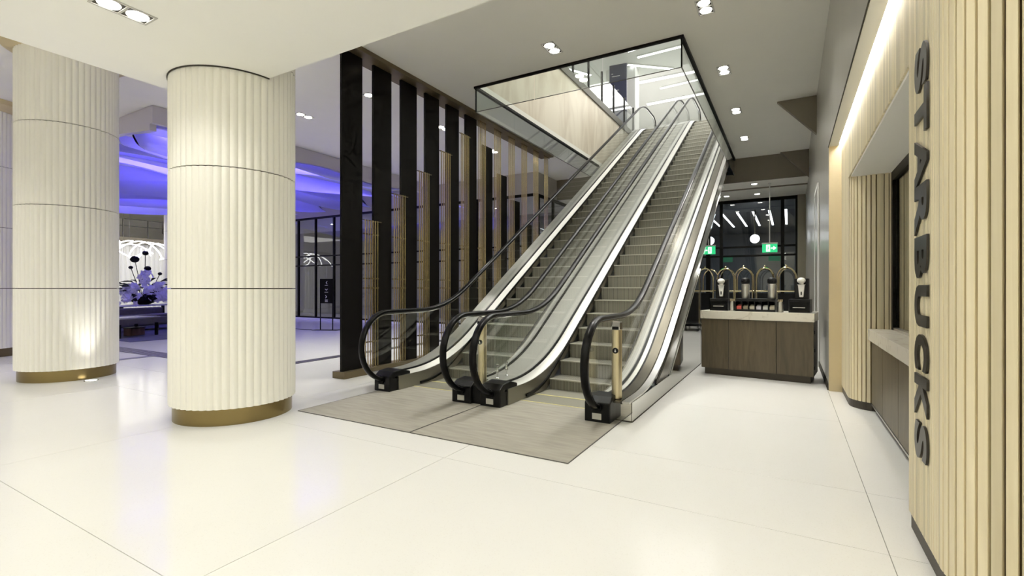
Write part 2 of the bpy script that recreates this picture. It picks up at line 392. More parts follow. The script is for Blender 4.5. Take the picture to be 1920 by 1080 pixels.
# ================================================================== LAMPS
def spot(loc, power, col=(1, .985, .925), size=150, blend=.6, rad=.15):
    l = bpy.data.lights.new('spot', 'SPOT'); l.energy = power; l.color = col; l.spot_size = R(size); l.spot_blend = blend; l.shadow_soft_size = rad
    o = bpy.data.objects.new('spot_light', l); COL.objects.link(o); o.location = loc; return o
trim_me = {}
def downlight(x, y, z, label, power, two=True, group=None, light=True):
    t = thing('downlight', label, 'ceiling light', (x, y, z), 0, group)
    hx = .10; hy = .19 if two else .10
    if two not in trim_me:
        f = MB()
        f.box(-hx, hx, -hy, -hy+.016, -.008, .02); f.box(-hx, hx, hy-.016, hy, -.008, .02)
        f.box(-hx, -hx+.016, -hy+.016, hy-.016, -.008, .02); f.box(hx-.016, hx, -hy+.016, hy-.016, -.008, .02)
        if two: f.box(-hx+.016, hx-.016, -.008, .008, -.008, .02)
        b = B(-hx+.016, hx-.016, -hy+.016, hy-.016, -.002, .018)
        d = MB().lathe([(.070, -.010), (.074, -.004), (.074, -.0021)], 20)
        trim_me[two] = (f.mesh('frame', M_trim), b.mesh('tray', M_dark), d.mesh('lamp', M_lamp))
    f, b, d = trim_me[two]
    put('frame', f, t); put('tray', b, t)
    for yy in ((-.093, .093) if two else (0,)): put('lamp', d, t, loc=(0, yy, 0))
    if light: spot((x, y, z-.04), power, size=128 if z > 4 else 140, blend=.95 if z > 4 else .6)
    return t
H = 'main ceiling downlights'
nm = ['nearest', 'second', 'third', 'farthest']
for k, y in enumerate((6.68, 8.79, 10.93, 13.03)):
    downlight(-.95, y, ZC, '%s twin downlight in the ceiling row right of the escalators' % nm[k], P_HIGH*.85, group=H)
downlight(-3.13, 6.68, ZC, 'twin downlight in the ceiling just before the glass opening', P_HIGH, group=H)
downlight(-6.9, 6.67, ZC, 'twin downlight seen between the first two black screen boards', P_HIGH, group=H)
downlight(-6.85, 8.79, ZC, 'twin downlight seen between the fourth and fifth screen boards', P_HIGH, group=H)
downlight(-6.85, 10.93, ZC, 'twin downlight behind the brass rods at the far end of the screen', P_HIGH*.6, group=H)
downlight(-8.91, 6.69, ZC, 'twin downlight in the ceiling right of the nearest column', P_HIGH, group=H)
downlight(-8.91, 10.93, ZC, 'twin downlight hidden behind the black screen boards', P_HIGH*.6, group=H)
downlight(-4.46, 1.744, ZS, 'twin downlight in the low soffit left of the nearest column', P_SOFF, group='soffit downlights')
for x, y in ((-2.36, 1.744), (-.26, 1.744), (-4.46, -.36), (-2.36, -.36), (-.26, -.36), (-4.46, -2.46), (-2.36, -2.46), (-.26, -2.46), (-4.46, -4.9), (-2.36, -4.9), (-.26, -4.9), (1.9, -.9), (1.9, -3.6)):  # unseen lamps added so floor bounce brightens the soffit
    downlight(x, y, ZS, 'unseen twin downlight added in the low soffit overhead for bounce light', P_SOFF if y > -1 else P_SOFF*1.5, group='added soffit downlights overhead')
for x, y in ((-7.9, -.36), (-10.6, -.36), (-7.9, -2.9), (-10.6, -2.9)):  # more unseen lamps, added left of the soffit for bounce light
    downlight(x, y, ZC, 'unseen twin downlight added in the high ceiling left of the soffit for bounce light', P_HIGH, group='added left downlights')
downlight(-3.13, 4.57, ZC, 'unseen twin downlight added above the entrance mats to brighten the main ceiling', P_HIGH*.4, group=H)  # unseen lamp added to lift the ceiling brightness over the mats
downlight(-14.2, 4.2, ZC, 'twin downlight added before the violet canopy to light the flowers', P_HIGH*.5, group=H)  # lamp added to light the front of the flower arrangement
for x, y, l in ((-.87, 15.45, 'small single downlight above the right exit sign'), (-1.75, 15.4, 'small single downlight next to the escalator side under the bulkhead'),
                (-.88, 17.15, 'small single downlight close to the night window on the right'), (-1.77, 17.1, 'small single downlight close to the night window by the escalator')):
    downlight(x, y, ZL, l, P_LOW, two=False, group='rear ceiling downlights')
downlight(-6.0, 16.2, ZL, 'small single downlight beyond the far end of the slat screen', P_LOW, two=False, group='rear ceiling downlights')
for k_, x in enumerate((-9.5, -12.5, -15.5, -18.5)):  # lamps added because the room behind the glazing was too dark
    downlight(x, 15.4, ZL, '%s small downlight added to brighten the room behind the left glazing, counted from the screen' % nm[k_], 60, two=False, group='added glazed room downlights')
struct('ceiling_room', B(-30, -6.95, 13.62, 15.06, ZL+.001, ZL+.1), M_ceil, 'plain ceiling of the room behind the left glazing')
# upper storey linear lights
def lin(p, q, label, wd=.12):
    p = Vector(p); q = Vector(q); d = (q-p); L = d.length; c = (p+q)/2
    t = thing('linear_light', label, 'ceiling light', (c.x, c.y, 10.3), math.atan2(d.y, d.x), 'upper storey linear lights')
    B(-L/2, L/2, -wd/2-.02, wd/2+.02, -.05, 0).build('housing', M_white, t)
    B(-L/2+.02, L/2-.02, -wd/2, wd/2, -.06, -.05).build('diffuser', M_lin, t)
ul = [((-5.3,17.9),(-2.2,17.4)), ((-5.1,18.6),(-3.4,18.55)), ((-5.6,19.0),(-4.1,20.3)), ((-6.2,20.9),(-2.6,21.0)), ((-5.0,22.0),(-2.6,21.8)), ((-6.0,23.6),(-2.0,23.5)), ((-8.2,17.5),(-7.2,19.2)), ((-8.8,20.5),(-6.8,22.4)), ((-2.0,15.0),(1.0,19.0))]
ord_ = ['first','second','third','fourth','fifth','sixth']
for k, (a, b) in enumerate(ul):
    lab = '%s bright line of light above the escalator top, counted from the near edge' % ord_[k] if k < 6 else ['slanting light line above the upper railing, nearer one','slanting light line above the upper railing, farther one','long light line above the right rim of the opening'][k-6]
    lin((*a, 10.3), (*b, 10.3), lab, .22 if k in (0, 3, 5) else .12)
def area(loc, sx, sy, power, col, rot=(0,0,0)):
    l = bpy.data.lights.new('area', 'AREA'); l.shape = 'RECTANGLE'; l.size = sx; l.size_y = sy; l.energy = power; l.color = col
    o = bpy.data.objects.new('area_light', l); COL.objects.link(o); o.location = loc; o.rotation_euler = rot; return o
for k_, x in enumerate((-4.1, -3.0, -1.9)):  # unseen glowing strips added to light the marble and escalators from above
    t = thing('linear_light', ['left', 'middle', 'right'][k_] + ' unseen light strip added high above the ceiling opening to brighten the marble', 'ceiling light', (x, 11.5, 10.3), 0, 'upper storey linear lights')
    B(-.2, .2, -3.1, 3.1, -.05, 0).build('housing', M_white, t)
    B(-.17, .17, -3.0, 3.0, -.06, -.05).build('diffuser', M_linadd, t)
area((-4.5, 21.5, 10.2), 5, 3, P_UP*.35, (1, .99, .95))
# violet canopy lamps above the ribbons
for x in (-12.6, -15.4, -18.2, -21.0): area((x, 9.0, 4.985), .5, 7.0, P_VIO, (.20, .16, 1.0))

# ================================================================== COLUMNS
def flute_ring(z, Rr=RS, n=52, s=6, a=.016):
    out = []
    for k in range(n*s):
        th = 2*math.pi*k/(n*s)
        r = Rr - a*(1-abs(math.sin(n*th/2)))
        out.append((r*math.cos(th), r*math.sin(th), z))
    return out
drum_cache = {}
def column(x, y, label, collar=False, plinth=M_brass, top=5.0):
    t = thing('fluted_column', label, 'column', (x, y, 0), 0, 'fluted columns')
    MB().lathe([(.565, 0), (.565, .165)], 72).build('plinth', plinth, t, smooth=True)
    MB().lathe([(RS-.030, .165), (RS-.030, top)], 48).build('core', M_dark, t, smooth=True)
    z = .165
    for zt in (1.35, 2.54, 3.73, 4.92, 5.0):
        a, b = z, zt-.010
        if b - a > .02:
            k = (round(a, 3), round(b, 3))
            if k not in drum_cache: drum_cache[k] = MB().strip([flute_ring(a), flute_ring(b)]).mesh('fluted_drum', M_cream, smooth=False)
            put('fluted_drum', drum_cache[k], t)
        z = zt
    if collar:
        MB().lathe([(.61, 4.80), (.76, 4.90), (.76, 4.995), (.61, 4.995)], 64).build('collar', M_tan, t, smooth=True)
    return t
column(CA[0], CA[1], 'cream fluted column on a brass plinth, nearest to the viewer under the soffit')
column(-9.57, 3.04, 'cream fluted column standing beyond the soffit, second from the escalators', True)
column(-13.91, 3.04, 'cream fluted column cut by the left picture edge', True, M_bronze)
column(-22.6, 10.9, 'far lilac lit column beside the flower arrangement', False, M_bronze)
u = thing('floor_uplight', 'small round floor uplight in front of the second column', 'floor light', (-8.81, 3.05, 0))
MB().lathe([(.085, 0), (.085, .006), (.07, .008), (.07, .003)], 28).build('ring', M_chrome, u, smooth=True)
MB().lathe([(.068, .001), (.068, .006)], 28).build('lens', emis('uplight_glow', (1,.97,.88), 8), u)
sp = spot((-8.81, 3.05, .03), 55, size=70, blend=.8, rad=.05); sp.rotation_euler = (R(180), R(8), 0)

# ================================================================== ESCALATORS
T = .6
def soft(y, y0, c):
    d = y - y0
    return 0.0 if d <= -c else d if d >= c else (d+c)**2/(4*c)
def gline(y, y0, c, ztop, c2=.6):          # incline that starts at y0 and stops at height ztop
    y1 = y0 + ztop/T
    return T*(soft(y, y0, c) - soft(y, y1, c2))
def nose(y): return gline(y, 5.62, .35, ZU, .35)
def deck(y): return .22 + gline(y, 5.89, .75, ZU)
def rail(y): return 1.04 + gline(y, 5.98, .55, ZU)
Y0, Y1 = 4.72, 19.05
ysamp = [Y0 + (Y1-Y0)*k/110 for k in range(111)]
def rail_path(off=0.0):
    pts = []; r = .445-off
    for k in range(0, 19):                 # lower newel: from the inlet round the front to the top
        a = R(-100 - k*170/18); pts.append((Y0 + r*math.cos(a)*1.0, .595 + r*math.sin(a)))
    pts.append((Y0, rail(Y0)-off))
    for y in ysamp[1:]: pts.append((y, rail(y)-off))
    zc = rail(Y1)-.445
    for k in range(1, 19):
        a = R(90 - k*175/18); pts.append((Y1 + r*math.cos(a), zc + r*math.sin(a)))
    return pts
RP = rail_path()
def sweep(x, pts, hw, hh):
    rows = []
    for i, (y, z) in enumerate(pts):
        a = pts[max(i-1, 0)]; b = pts[min(i+1, len(pts)-1)]
        t = Vector((b[0]-a[0], b[1]-a[1])).normalized(); n = Vector((-t.y, t.x))
        sec = []
        for k in range(10):
            an = 2*math.pi*k/10 + .314; cx, cy = math.cos(an), math.sin(an)
            sx = math.copysign(abs(cx)**.6, cx)*hw; sy = math.copysign(abs(cy)**.6, cy)*hh
            sec.append((x+sx, y+n.x*sy, z+n.y*sy))
        rows.append(sec)
    return MB().strip(rows)
def band(x0, x1, za, zb, ys_):             # ruled strip between two x lines following z functions, 2 cm thick
    rows = []
    for y in ys_:
        rows.append([(x0, y, za(y)), (x1, y, zb(y)), (x1, y, zb(y)-.02), (x0, y, za(y)-.02)])
    return MB().strip(rows)
def wall_band(x0, x1, zt, zb, ys_):
    return MB().strip([[(x0, y, zt(y)), (x1, y, zt(y)), (x1, y, zb(y)), (x0, y, zb(y))] for y in ys_])

def glass_panels(x, t):
    # newel panel, then inclined panels, then the upper newel panel
    lo = [(Y0 + .405*math.cos(R(-90-k*10)), .60 + .405*math.sin(R(-90-k*10))) for k in range(1, 18)]
    cuts = [6.35, 8.55, 10.75, 12.95, 15.15, 17.35]
    def top(y): return rail(y)-.025
    def seg(a, b, lean=.30):
        n = 14; ys_ = [a+(b-a)*i/n for i in range(n+1)]
        return ys_
    def bot(y): return deck(y)+.004
    LN = .36                               # joints lean back, square to the slope
    def panel(a, b, first=False, last=False):
        n = 16
        ta = a-LN if not first else a; tb = b-LN if not last else b
        topp = [(ta+(tb-ta)*i/n, top(ta+(tb-ta)*i/n)) for i in range(n+1)]
        botp = [(a+(b-a)*i/n, bot(a+(b-a)*i/n)) for i in range(n+1)]
        return topp, botp
    g = .004
    edges = [Y0] + cuts + [Y1]
    for i in range(len(edges)-1):
        first, last = i == 0, i == len(edges)-2
        tp, bp = panel(edges[i]+(0 if first else g), edges[i+1]-(0 if last else g), first, last)
        poly = tp + bp[::-1]
        if first:
            arc_ = [(Y0 + .42*math.cos(R(90+k*12)), .595 + .42*math.sin(R(90+k*12))) for k in range(1, 12)]
            arc_ = [p for p in arc_ if p[1] > .235]
            poly = tp + bp[::-1] + [(Y0-.20, .226)] + arc_[::-1]
        if last:
            zc = rail(Y1)-.445
            arc_ = [(Y1 + .42*math.cos(R(90-k*12)), zc + .42*math.sin(R(90-k*12))) for k in range(1, 12)]
            arc_ = [p for p in arc_ if p[1] > deck(Y1)+.01]
            poly = tp + arc_ + [(Y1+.2, deck(Y1)+.004)] + bp[::-1]
        MB().prism(poly, 'x', x-.006, x+.006).build('glass_panel', M_glass, t, world=True)

NST = 34
ynose = [5.85 + .3395*k for k in range(NST)]
def escalator(xl, xr, label, oxl, oxr):
    xc = (xl+xr)/2
    t = thing('escalator', label, 'escalator', (xc, 5.0, 0), 0, 'pair of escalators')
    sl, sr = xl+.155, xr-.155
    ydk = [4.72 + (19.3-4.72)*k/120 for k in range(121)]
    # steps
    cache = {}
    for k, y in enumerate(ynose):
        z = nose(y); zp = nose(ynose[k-1]) if k else 0.0
        h = round(min(z-.002, z-zp+.10), 3)
        if h not in cache:
            b = B(sl+.012, sr-.012, 0, .40, -h, -.012)
            n = MB(); n.box(sl+.012, sr-.012, -.006, .40, -.012, 0)
            cache[h] = (b.mesh('step', M_step), n.mesh('step_edge', M_step), B(sl+.012, sr-.012, -.010, .022, -.014, .001).mesh('nosing', M_nose))
        s = put('step', cache[h][0], t, loc=(-xc, y-5.0, z))
        put('tread', cache[h][1], s); put('nosing', cache[h][2], s)
    B(sl, sr, 5.46, 5.85, .001, .006).build('flat_step', M_plate, t, world=True)
    B(sl-.1, sr+.1, 5.085, 5.44, .001, .010).build('landing_plate', M_plate, t, world=True)
    B(sl, sr, 5.44, 5.465, .001, .014).build('comb_line', M_yellow, t, world=True)
    B(sl-.1, sr+.1, 5.07, 5.085, .001, .009).build('plate_edge', M_yellow, t, world=True)
    B(sl, sr, 17.35, 19.3, ZU-.1, ZU+.002).build('top_landing', M_plate, t, world=True)
    # balustrades
    for x, s, side in ((xl, 1, 'l'), (xr, -1, 'r')):
        a, b = (x+.012, x+.135) if s > 0 else (x-.135, x-.012)
        d2 = lambda y: deck(y)-.035
        if s > 0: dk = band(a, b, deck, d2, ydk)
        else: dk = band(a, b, d2, deck, ydk)
        dk.build('inner_deck', M_deck, t, smooth=True, world=True)
        e = b if s > 0 else a
        ysk = [4.78 + (18.6-4.78)*k/110 for k in range(111)]
        wall_band(e, e+.014*s, lambda y: deck(y)-.030, lambda y: max(.001, nose(y)-.10), ysk).build('skirt_panel', M_skirt, t, smooth=True, world=True)
        wall_band(e+.014*s, e+.034*s, lambda y: nose(y)+.055 if nose(y) > .01 else nose(y)+.055, lambda y: nose(y)+.025, [5.2+(17.6-5.2)*k/80 for k in range(81)]).build('skirt_brush', M_rubber, t, smooth=True, world=True)
        band(x-.016, x+.016, lambda y: deck(y)+.016, lambda y: deck(y)+.016, ydk).build('glass_rail', M_rubber, t, smooth=True, world=True)
        sweep(x, RP, .040, .026).build('handrail', M_rubber, t, smooth=True, world=True)
        sweep(x, rail_path(.034)[10:-8], .016, .009).build('handrail_guide', M_chrome, t, smooth=True, world=True)
        glass_panels(x, t)
        # handrail inlet box
        q = [(4.62, .002), (5.02, .002), (5.02, .225), (4.86, .27), (4.70, .255), (4.62, .20)]
        nb = MB().prism(q, 'x', x-.135, x+.135).build('inlet_box', M_blackp, t, bevel=.012, world=True)
        B(x-.05, x+.045, 4.614, 4.622, .035, .095).build('maker_plate', M_trim, nb, world=False)
        MB().tube([(x, 4.60, .155), (x, 4.66, .15)], .05, 12).build('inlet_collar', M_rubber, nb, smooth=True)
    # outer decks
    for a, b in oxl:
        band(a, b, deck, deck, ydk).build('outer_deck', M_decko, t, smooth=True, world=True)
    for a, b in oxr:
        w_ = b-a
        for f0, f1, mm, dz in ((0, .20, M_deck, 0), (.20, .28, M_rubber, -.006), (.28, .68, M_steelb, -.004), (.68, .74, M_dark, -.010), (.74, 1.0, M_steel, 0)):
            band(a+w_*f0, a+w_*f1, lambda y, dz=dz: deck(y)+dz, lambda y, dz=dz: deck(y)+dz, ydk).build('outer_deck', mm, t, smooth=True, world=True)
    # truss cladding under the steps
    ytr = [6.9 + (18.1-6.9)*k/60 for k in range(61)]
    wall_band(xl-.02, xr-.06, lambda y: nose(y)-.27, lambda y: max(.003, nose(y)-.95), ytr).build('truss_cladding', M_steel, t, smooth=True, world=True)
    return t
XA, XB, XC_, XD = -4.61, -3.34, -2.94, -1.67
escL = escalator(XA, XB, 'left escalator beside the slatted screen', [(XA-.27, XA-.012)], [])
escR = escalator(XC_, XD, 'right escalator with the mirror clad side panel', [(XB+.012, XC_-.012)], [(XD+.012, XD+.30)])
# mirror cladding on the open side of the right escalator and the screen side of the left one
def side(esc, x, s):
    yb = [4.80 + (9.13-4.80)*k/40 for k in range(41)]
    wall_band(x-.006, x+.006, lambda y: max(.20, min(deck(y)-.02, deck(y)-.47 if y > 6.3 else .20)), lambda y: .012, yb).build('mirror_panel', M_mirror, esc, world=True)
    B(x-.012, x+.009, 4.80, 9.13, .001, .012).build('panel_base', M_dark, esc, world=True)
    B(x-.008, x+.008, 9.125, 9.14, .001, 1.55).build('panel_edge', M_dark, esc, world=True)
    yf = [5.9 + (18.2-5.9)*k/90 for k in range(91)]
    wall_band(x-.03*s-.006, x-.03*s+.006, lambda y: deck(y)-.02, lambda y: max(.20, deck(y)-.50), yf).build('fascia', M_steel, esc, smooth=True, world=True)
    wall_band(x-.03*s+.004*s, x-.03*s+.014*s, lambda y: deck(y)-.10, lambda y: max(.20, deck(y)-.15), yf).build('fascia_groove', M_dark, esc, smooth=True, world=True)
    wall_band(x-.03*s+.004*s, x-.03*s+.020*s, lambda y: deck(y)-.42, lambda y: max(.20, deck(y)-.49), yf).build('fascia_lip', M_chrome, esc, smooth=True, world=True)
side(escR, XD+.30, 1); side(escL, XA-.27, -1)
B(XD+.13, XD+.30, 4.80, 4.812, .012, .20).build('mirror_front', M_mirror, escR, world=True)
B(XD+.13, XD+.305, 4.795, 4.81, .001, .012).build('panel_base', M_dark, escR, world=True)
B(XA-.27, XA-.13, 4.80, 4.812, .012, .20).build('mirror_front', M_mirror, escL, world=True)
B(XB+.13, XC_-.13, 4.66, 5.0, .002, .218).build('newel_filler', M_blackp, escR, world=True)

# brass sensor posts on the decks
def post(x, y, label, n=20):
    t = thing('sensor_post', label, 'post', (x, y, .222), 0, 'champagne sensor posts')
    MB().lathe([(.052, 0), (.052, .70)], 28).build('body', M_goldpost, t, smooth=True)
    p = [(-.052, .70), (.052, .70), (.052, .755), (.03, .785), (-.02, .785), (-.052, .735)]
    MB().prism(p, 'x', -.045, .045).build('cap', M_chrome, t, bevel=.008)
    B(-.034, .034, -.056, -.044, .705, .735).build('sensor_window', M_blackp, t)
    b = MB().lathe([(.030, 0), (.030, .010), (.024, .012)], 20); b = b.build('button', M_blackp, t, smooth=True); b.rotation_euler = (R(90), 0, 0); b.location = (0, -.046, .49)
    a = MB().prism([(-.004,.012),(.004,.012),(.004,-.004),(.012,-.004),(0,-.017),(-.012,-.004),(-.004,-.004)], 'y', -.0125, -.0115).build('arrow', M_print, b)
    a.rotation_euler = (R(-90), 0, 0); a.location = (0, 0, .001)
post(-1.535, 4.84, 'champagne metal sensor post outside the right escalator glass')
post(-3.16, 4.80, 'champagne metal sensor post on the deck between the two escalators')
gt = thing('glass_guard', 'small clear guard panel on chrome studs between the escalators', 'guard panel', (-3.14, 5.22, .222))
MB().prism([(-.17,.10),(.17,.10),(.17,.72),(.14,.76),(-.14,.76),(-.17,.72)], 'x', -.008, .008).build('pane', M_glassg, gt)
for y in (-.11, .11):
    c = MB().lathe([(.022,0),(.022,.012),(.010,.02),(.010,.06),(.02,.075),(.024,.09),(.02,.105),(.010,.12),(.010,.15),(.02,.16),(.022,.175),(.012,.19)], 16, (0, y, 0)); c.build('stud', M_chrome, gt, smooth=True)

# entrance mats before the escalators
for a, b, l in ((-4.675, -3.07, 'left grey entrance mat before the left escalator'), (-3.064, -1.47, 'right grey entrance mat before the right escalator')):
    t = thing('entrance_mat', l, 'mat', ((a+b)/2, 3.425, 0), 0, 'entrance mats')
    B(a+.006-(a+b)/2, b-.006-(a+b)/2, .006, 1.64, .001, .007).build('pile', M_mat, t)
    q = MB(); q.box(a-(a+b)/2, a+.006-(a+b)/2, 0, 1.64, .0005, .008); q.box(b-.006-(a+b)/2, b-(a+b)/2, 0, 1.64, .0005, .008); q.box(a+.006-(a+b)/2, b-.006-(a+b)/2, 0, .006, .0005, .008)
    q.build('edge_strip', M_grate, t)

# ================================================================== SLATTED SCREEN
sc = thing('slatted_screen', 'tall screen of black boards and brass rods left of the escalators', 'screen', (-5.80, 4.97, 0))
B(-5.95, -5.69, 4.95, 12.05, 0, .10).build('plinth', M_bronze, sc, world=True, bevel=.004)
B(-5.98, -5.60, 4.70, 12.05, ZC-.07, ZC).build('head_beam', M_bronze, sc, world=True)
PIT = .635
bc = {}
for k in range(11):
    y = 4.98 + PIT*k
    top = ZC-.07 if k < 6 else 4.47-.5*(k-6)
    kk = round(top, 3)
    if kk not in bc: bc[kk] = B(-.02, .02, 0, .40, .10, top).mesh('board', M_black)
    put('board', bc[kk], sc, loc=(-5.80+5.80, y-4.97, 0))
    rt = 2.42 + .515*k if k < 5 else ZC-.07
    kr = ('r', round(rt, 3))
    if kr not in bc:
        bc[kr] = MB().tube([(0, 0, .10), (0, 0, rt)], .0095, 8).mesh('rod', M_brassrod, smooth=True)
        q = MB(); q.box(-.012, .012, -.03, .36, rt-.012, rt)
        bc[('b', round(rt, 3))] = q.mesh('rod_rail', M_bronze)
    n = 6 if k < 10 else 5
    for j in range(n):
        put('rod', bc[kr], sc, loc=(.065, y-4.97+.42+j*.052, 0))
    put('rod_cap', bc[('b', round(rt, 3))], sc, loc=(.045, y-4.97+.415, 0))
    for z in (.5, 1.35, 1.5, 2.2):
        if 'rr' not in bc: bc['rr'] = B(-.010, .010, -.02, .30, -.010, .010).mesh('rod_rail', M_bronze)
        put('rod_rail', bc['rr'], sc, loc=(.045, y-4.97+.415, z))

# ================================================================== CEILING OPENING GLASS, UPPER RAILING
ob = thing('glass_baffle', 'black trimmed glass smoke baffle hanging round the ceiling opening', 'glass baffle', (OX0, OY0, ZC-.55))
ZB = 4.545
tr = [(OX0-.03, OX0+.03, OY0, 13.75), (OX1-.02, OX1+.03, OY0, 15.0)]
for a in tr: B(*a, ZC-.045, ZC-.001).build('edge_trim', M_black, ob, world=True)
B(OX0-.03, OX1+.03, OY0-.03, OY0+.02, ZC-.035, ZC-.001).build('edge_trim', M_black, ob, world=True)
ysb = [OY0, 8.7, 10.1, 11.5, 12.9, 14.3, 15.0]
for i in range(len(ysb)-1):
    B(OX0-.006, OX0+.006, ysb[i]+.004, ysb[i+1]-.004, ZB, ZC-.045).build('pane', M_glassg, ob, world=True)
    B(OX1-.006, OX1+.006, ysb[i]+.004, ysb[i+1]-.004, ZB, ZC-.045).build('pane', M_glassg, ob, world=True)
    B(OX0-.008, OX0+.008, ysb[i]+.004, ysb[i+1]-.004, ZB-.008, ZB).build('pane_edge', M_grate, ob, world=True)
    B(OX1-.008, OX1+.008, ysb[i]+.004, ysb[i+1]-.004, ZB-.008, ZB).build('pane_edge', M_grate, ob, world=True)
xsb = [OX0, -3.74, -2.54, OX1]
for i in range(3):
    B(xsb[i]+.008, xsb[i+1]-.008, OY0-.006, OY0+.006, ZB, ZC-.035).build('pane', M_glassg, ob, world=True)
    B(xsb[i]+.008, xsb[i+1]-.008, OY0-.008, OY0+.008, ZB-.007, ZB).build('pane_edge', M_grate, ob, world=True)
for x in (OX0, OX1): B(x-.01, x+.01, OY0-.01, OY0+.01, ZB, ZC-.03).build('corner_edge', M_black, ob, world=True)

ra = thing('glass_railing', 'upper storey glass railing with dark posts above the marble', 'railing', (OX0-.03, 11, 6.98))
py = [7.36, 8.49, 9.62, 10.75, 11.88, 13.02, 14.15, 15.28, 16.45, 17.55]
for y in py:
    B(OX0-.055, OX0-.005, y-.025, y+.025, 6.80, 7.95).build('post', M_black, ra, world=True)
for i in range(len(py)-1): B(OX0-.036, OX0-.024, py[i]+.03, py[i+1]-.03, 7.02, 7.88).build('pane', M_glass, ra, world=True)
MB().tube([(OX0-.10, 7.3, 7.80), (OX0-.10, 17.6, 7.80)], .022, 10).build('handrail', M_steel, ra, smooth=True, world=True)
tt = thing('totem_sign', 'tall navy totem sign on the upper storey behind the railing', 'sign', (-5.72, 18.2, ZU), R(6))
B(-.33, .33, -.05, .05, 0, 2.95).build('panel', M_navy, tt)
for z, wd, x in ((2.60, .07, -.22), (2.50, .30, -.08), (2.05, .07, -.22), (1.95, .26, -.10), (1.5, .07, -.22), (1.4, .3, -.08)):
    B(x-wd/2, x+wd/2, -.054, -.050, z, z+.022).build('print_line', M_print, tt)

# ================================================================== KIOSK: oak slats
KS = .042
def kiosk_path():
    pts = []
    y = 7.55
    L = []
    # far pier: straight, then quarter round, then face towards the viewer
    while y > 6.80: L.append((.61, y, 180)); y -= KS
    a = 0.0; r = .25
    while a < math.pi/2: L.append((.86-r*math.cos(a), 6.80-r*math.sin(a), 180+math.degrees(a))); a += KS/r
    x = .87
    while x < 1.50: L.append((x, 6.55, 270)); x += KS
    return L
def near_path():
    L = []; y = 3.48
    while y > 2.84: L.append((.61, y, 180)); y -= KS
    a = .04; r = .30
    while a < math.pi/2: L.append((.91-r*math.cos(a), 2.84-r*math.sin(a), 180+math.degrees(a))); a += KS/r
    x = .92
    while x < 1.6: L.append((x, 2.54, 270)); x += KS
    return L
def slat_mesh(z0, z1): return B(-.022, .0, -.0175, .0175, z0, z1).mesh('slat', M_oak, bevel=.003)
far_w = struct('wall_kiosk_far', MB().prism([(.622,7.56),(.622,6.80)] + [(.86-.236*math.cos(a), 6.80-.236*math.sin(a)) for a in [R(9*k) for k in range(11)]] + [(1.52,6.564),(1.52,7.56)], 'z', .02, 3.42), M_oakback, 'rounded oak slat pier at the far end of the kiosk niche')
near_w = struct('wall_kiosk_near', MB().prism([(.622,3.49),(.622,2.84)] + [(.91-.286*math.cos(a), 2.84-.286*math.sin(a)) for a in [R(9*k) for k in range(11)]] + [(1.62,2.554),(1.62,3.49)], 'z', .02, 3.42), M_oakback, 'rounded oak slat pier carrying the dark vertical lettering')
head_w = struct('wall_kiosk_head', B(.622, 1.9, 3.49, 6.56, 2.62, 3.42), M_oakback, 'oak slat header above the kiosk niche')
sm = slat_mesh(.09, 3.42)
for path, par in ((kiosk_path(), far_w), (near_path(), near_w)):
    for x, y, ang in path:
        # local -x.. slat thickness points outwards
        put('slat', sm, par, loc=(x+.0*math.cos(R(ang)), y, 0), rot=(0, 0, R(ang-180)))
for par, pl in ((far_w, [(.598,7.56),(.598,6.80)] + [(.86-.262*math.cos(a), 6.80-.262*math.sin(a)) for a in [R(9*k) for k in range(11)]] + [(1.5,6.538),(1.5,6.6),(.9,6.6),(.66,6.9),(.64,7.56)]),
                (near_w, [(.598,3.49),(.598,2.84)] + [(.91-.312*math.cos(a), 2.84-.312*math.sin(a)) for a in [R(9*k) for k in range(11)]] + [(1.6,2.528),(1.6,2.6),(.95,2.6),(.7,2.9),(.66,3.49)])):
    MB().prism(pl, 'z', .001, .088).build('plinth', M_walnutb, par)
sh = B(-.022, 0, -.0175, .0175, 2.615, 3.42).mesh('slat', M_oak, bevel=.003)
y = 3.52
while y < 6.80:
    put('slat', sh, head_w, loc=(.61, y, 0)); y += KS
B(.60, 1.9, 3.49, 6.56, 2.59, 2.612).build('niche_soffit', M_soff, head_w)
B(1.88, 1.92, 3.49, 6.6, .9, 2.62).build('niche_back', M_oakback, head_w)
# light strip in the cove
led = thing('cove_light', 'bright cove light strip washing the oak header', 'cove light', (.56, 5, 3.27))
B(.560, .580, 2.6, 7.5, 3.214, 3.228).build('diffuser', M_led, led, world=True)
B(.535, .60, 2.6, 7.55, 3.42, 3.44).build('housing', M_soff, led, world=True)
# service window frame
wf = tag(MB().box(.95, 1.01, 6.44, 6.53, .905, 2.59).build('window_frame', M_black), None, None)
wf.name = 'window_4'; tag(wf, 'black sliding window frame inside the kiosk niche', None, None, 'structure')
B(.95, 1.01, 3.5, 6.44, 2.49, 2.59).build('head_rail', M_black, wf)
B(.955, 1.0, 3.5, 6.44, .905, .93).build('sill_rail', M_steel, wf)
B(.975, .983, 3.55, 6.44, .93, 2.49).build('pane', M_glass, wf)
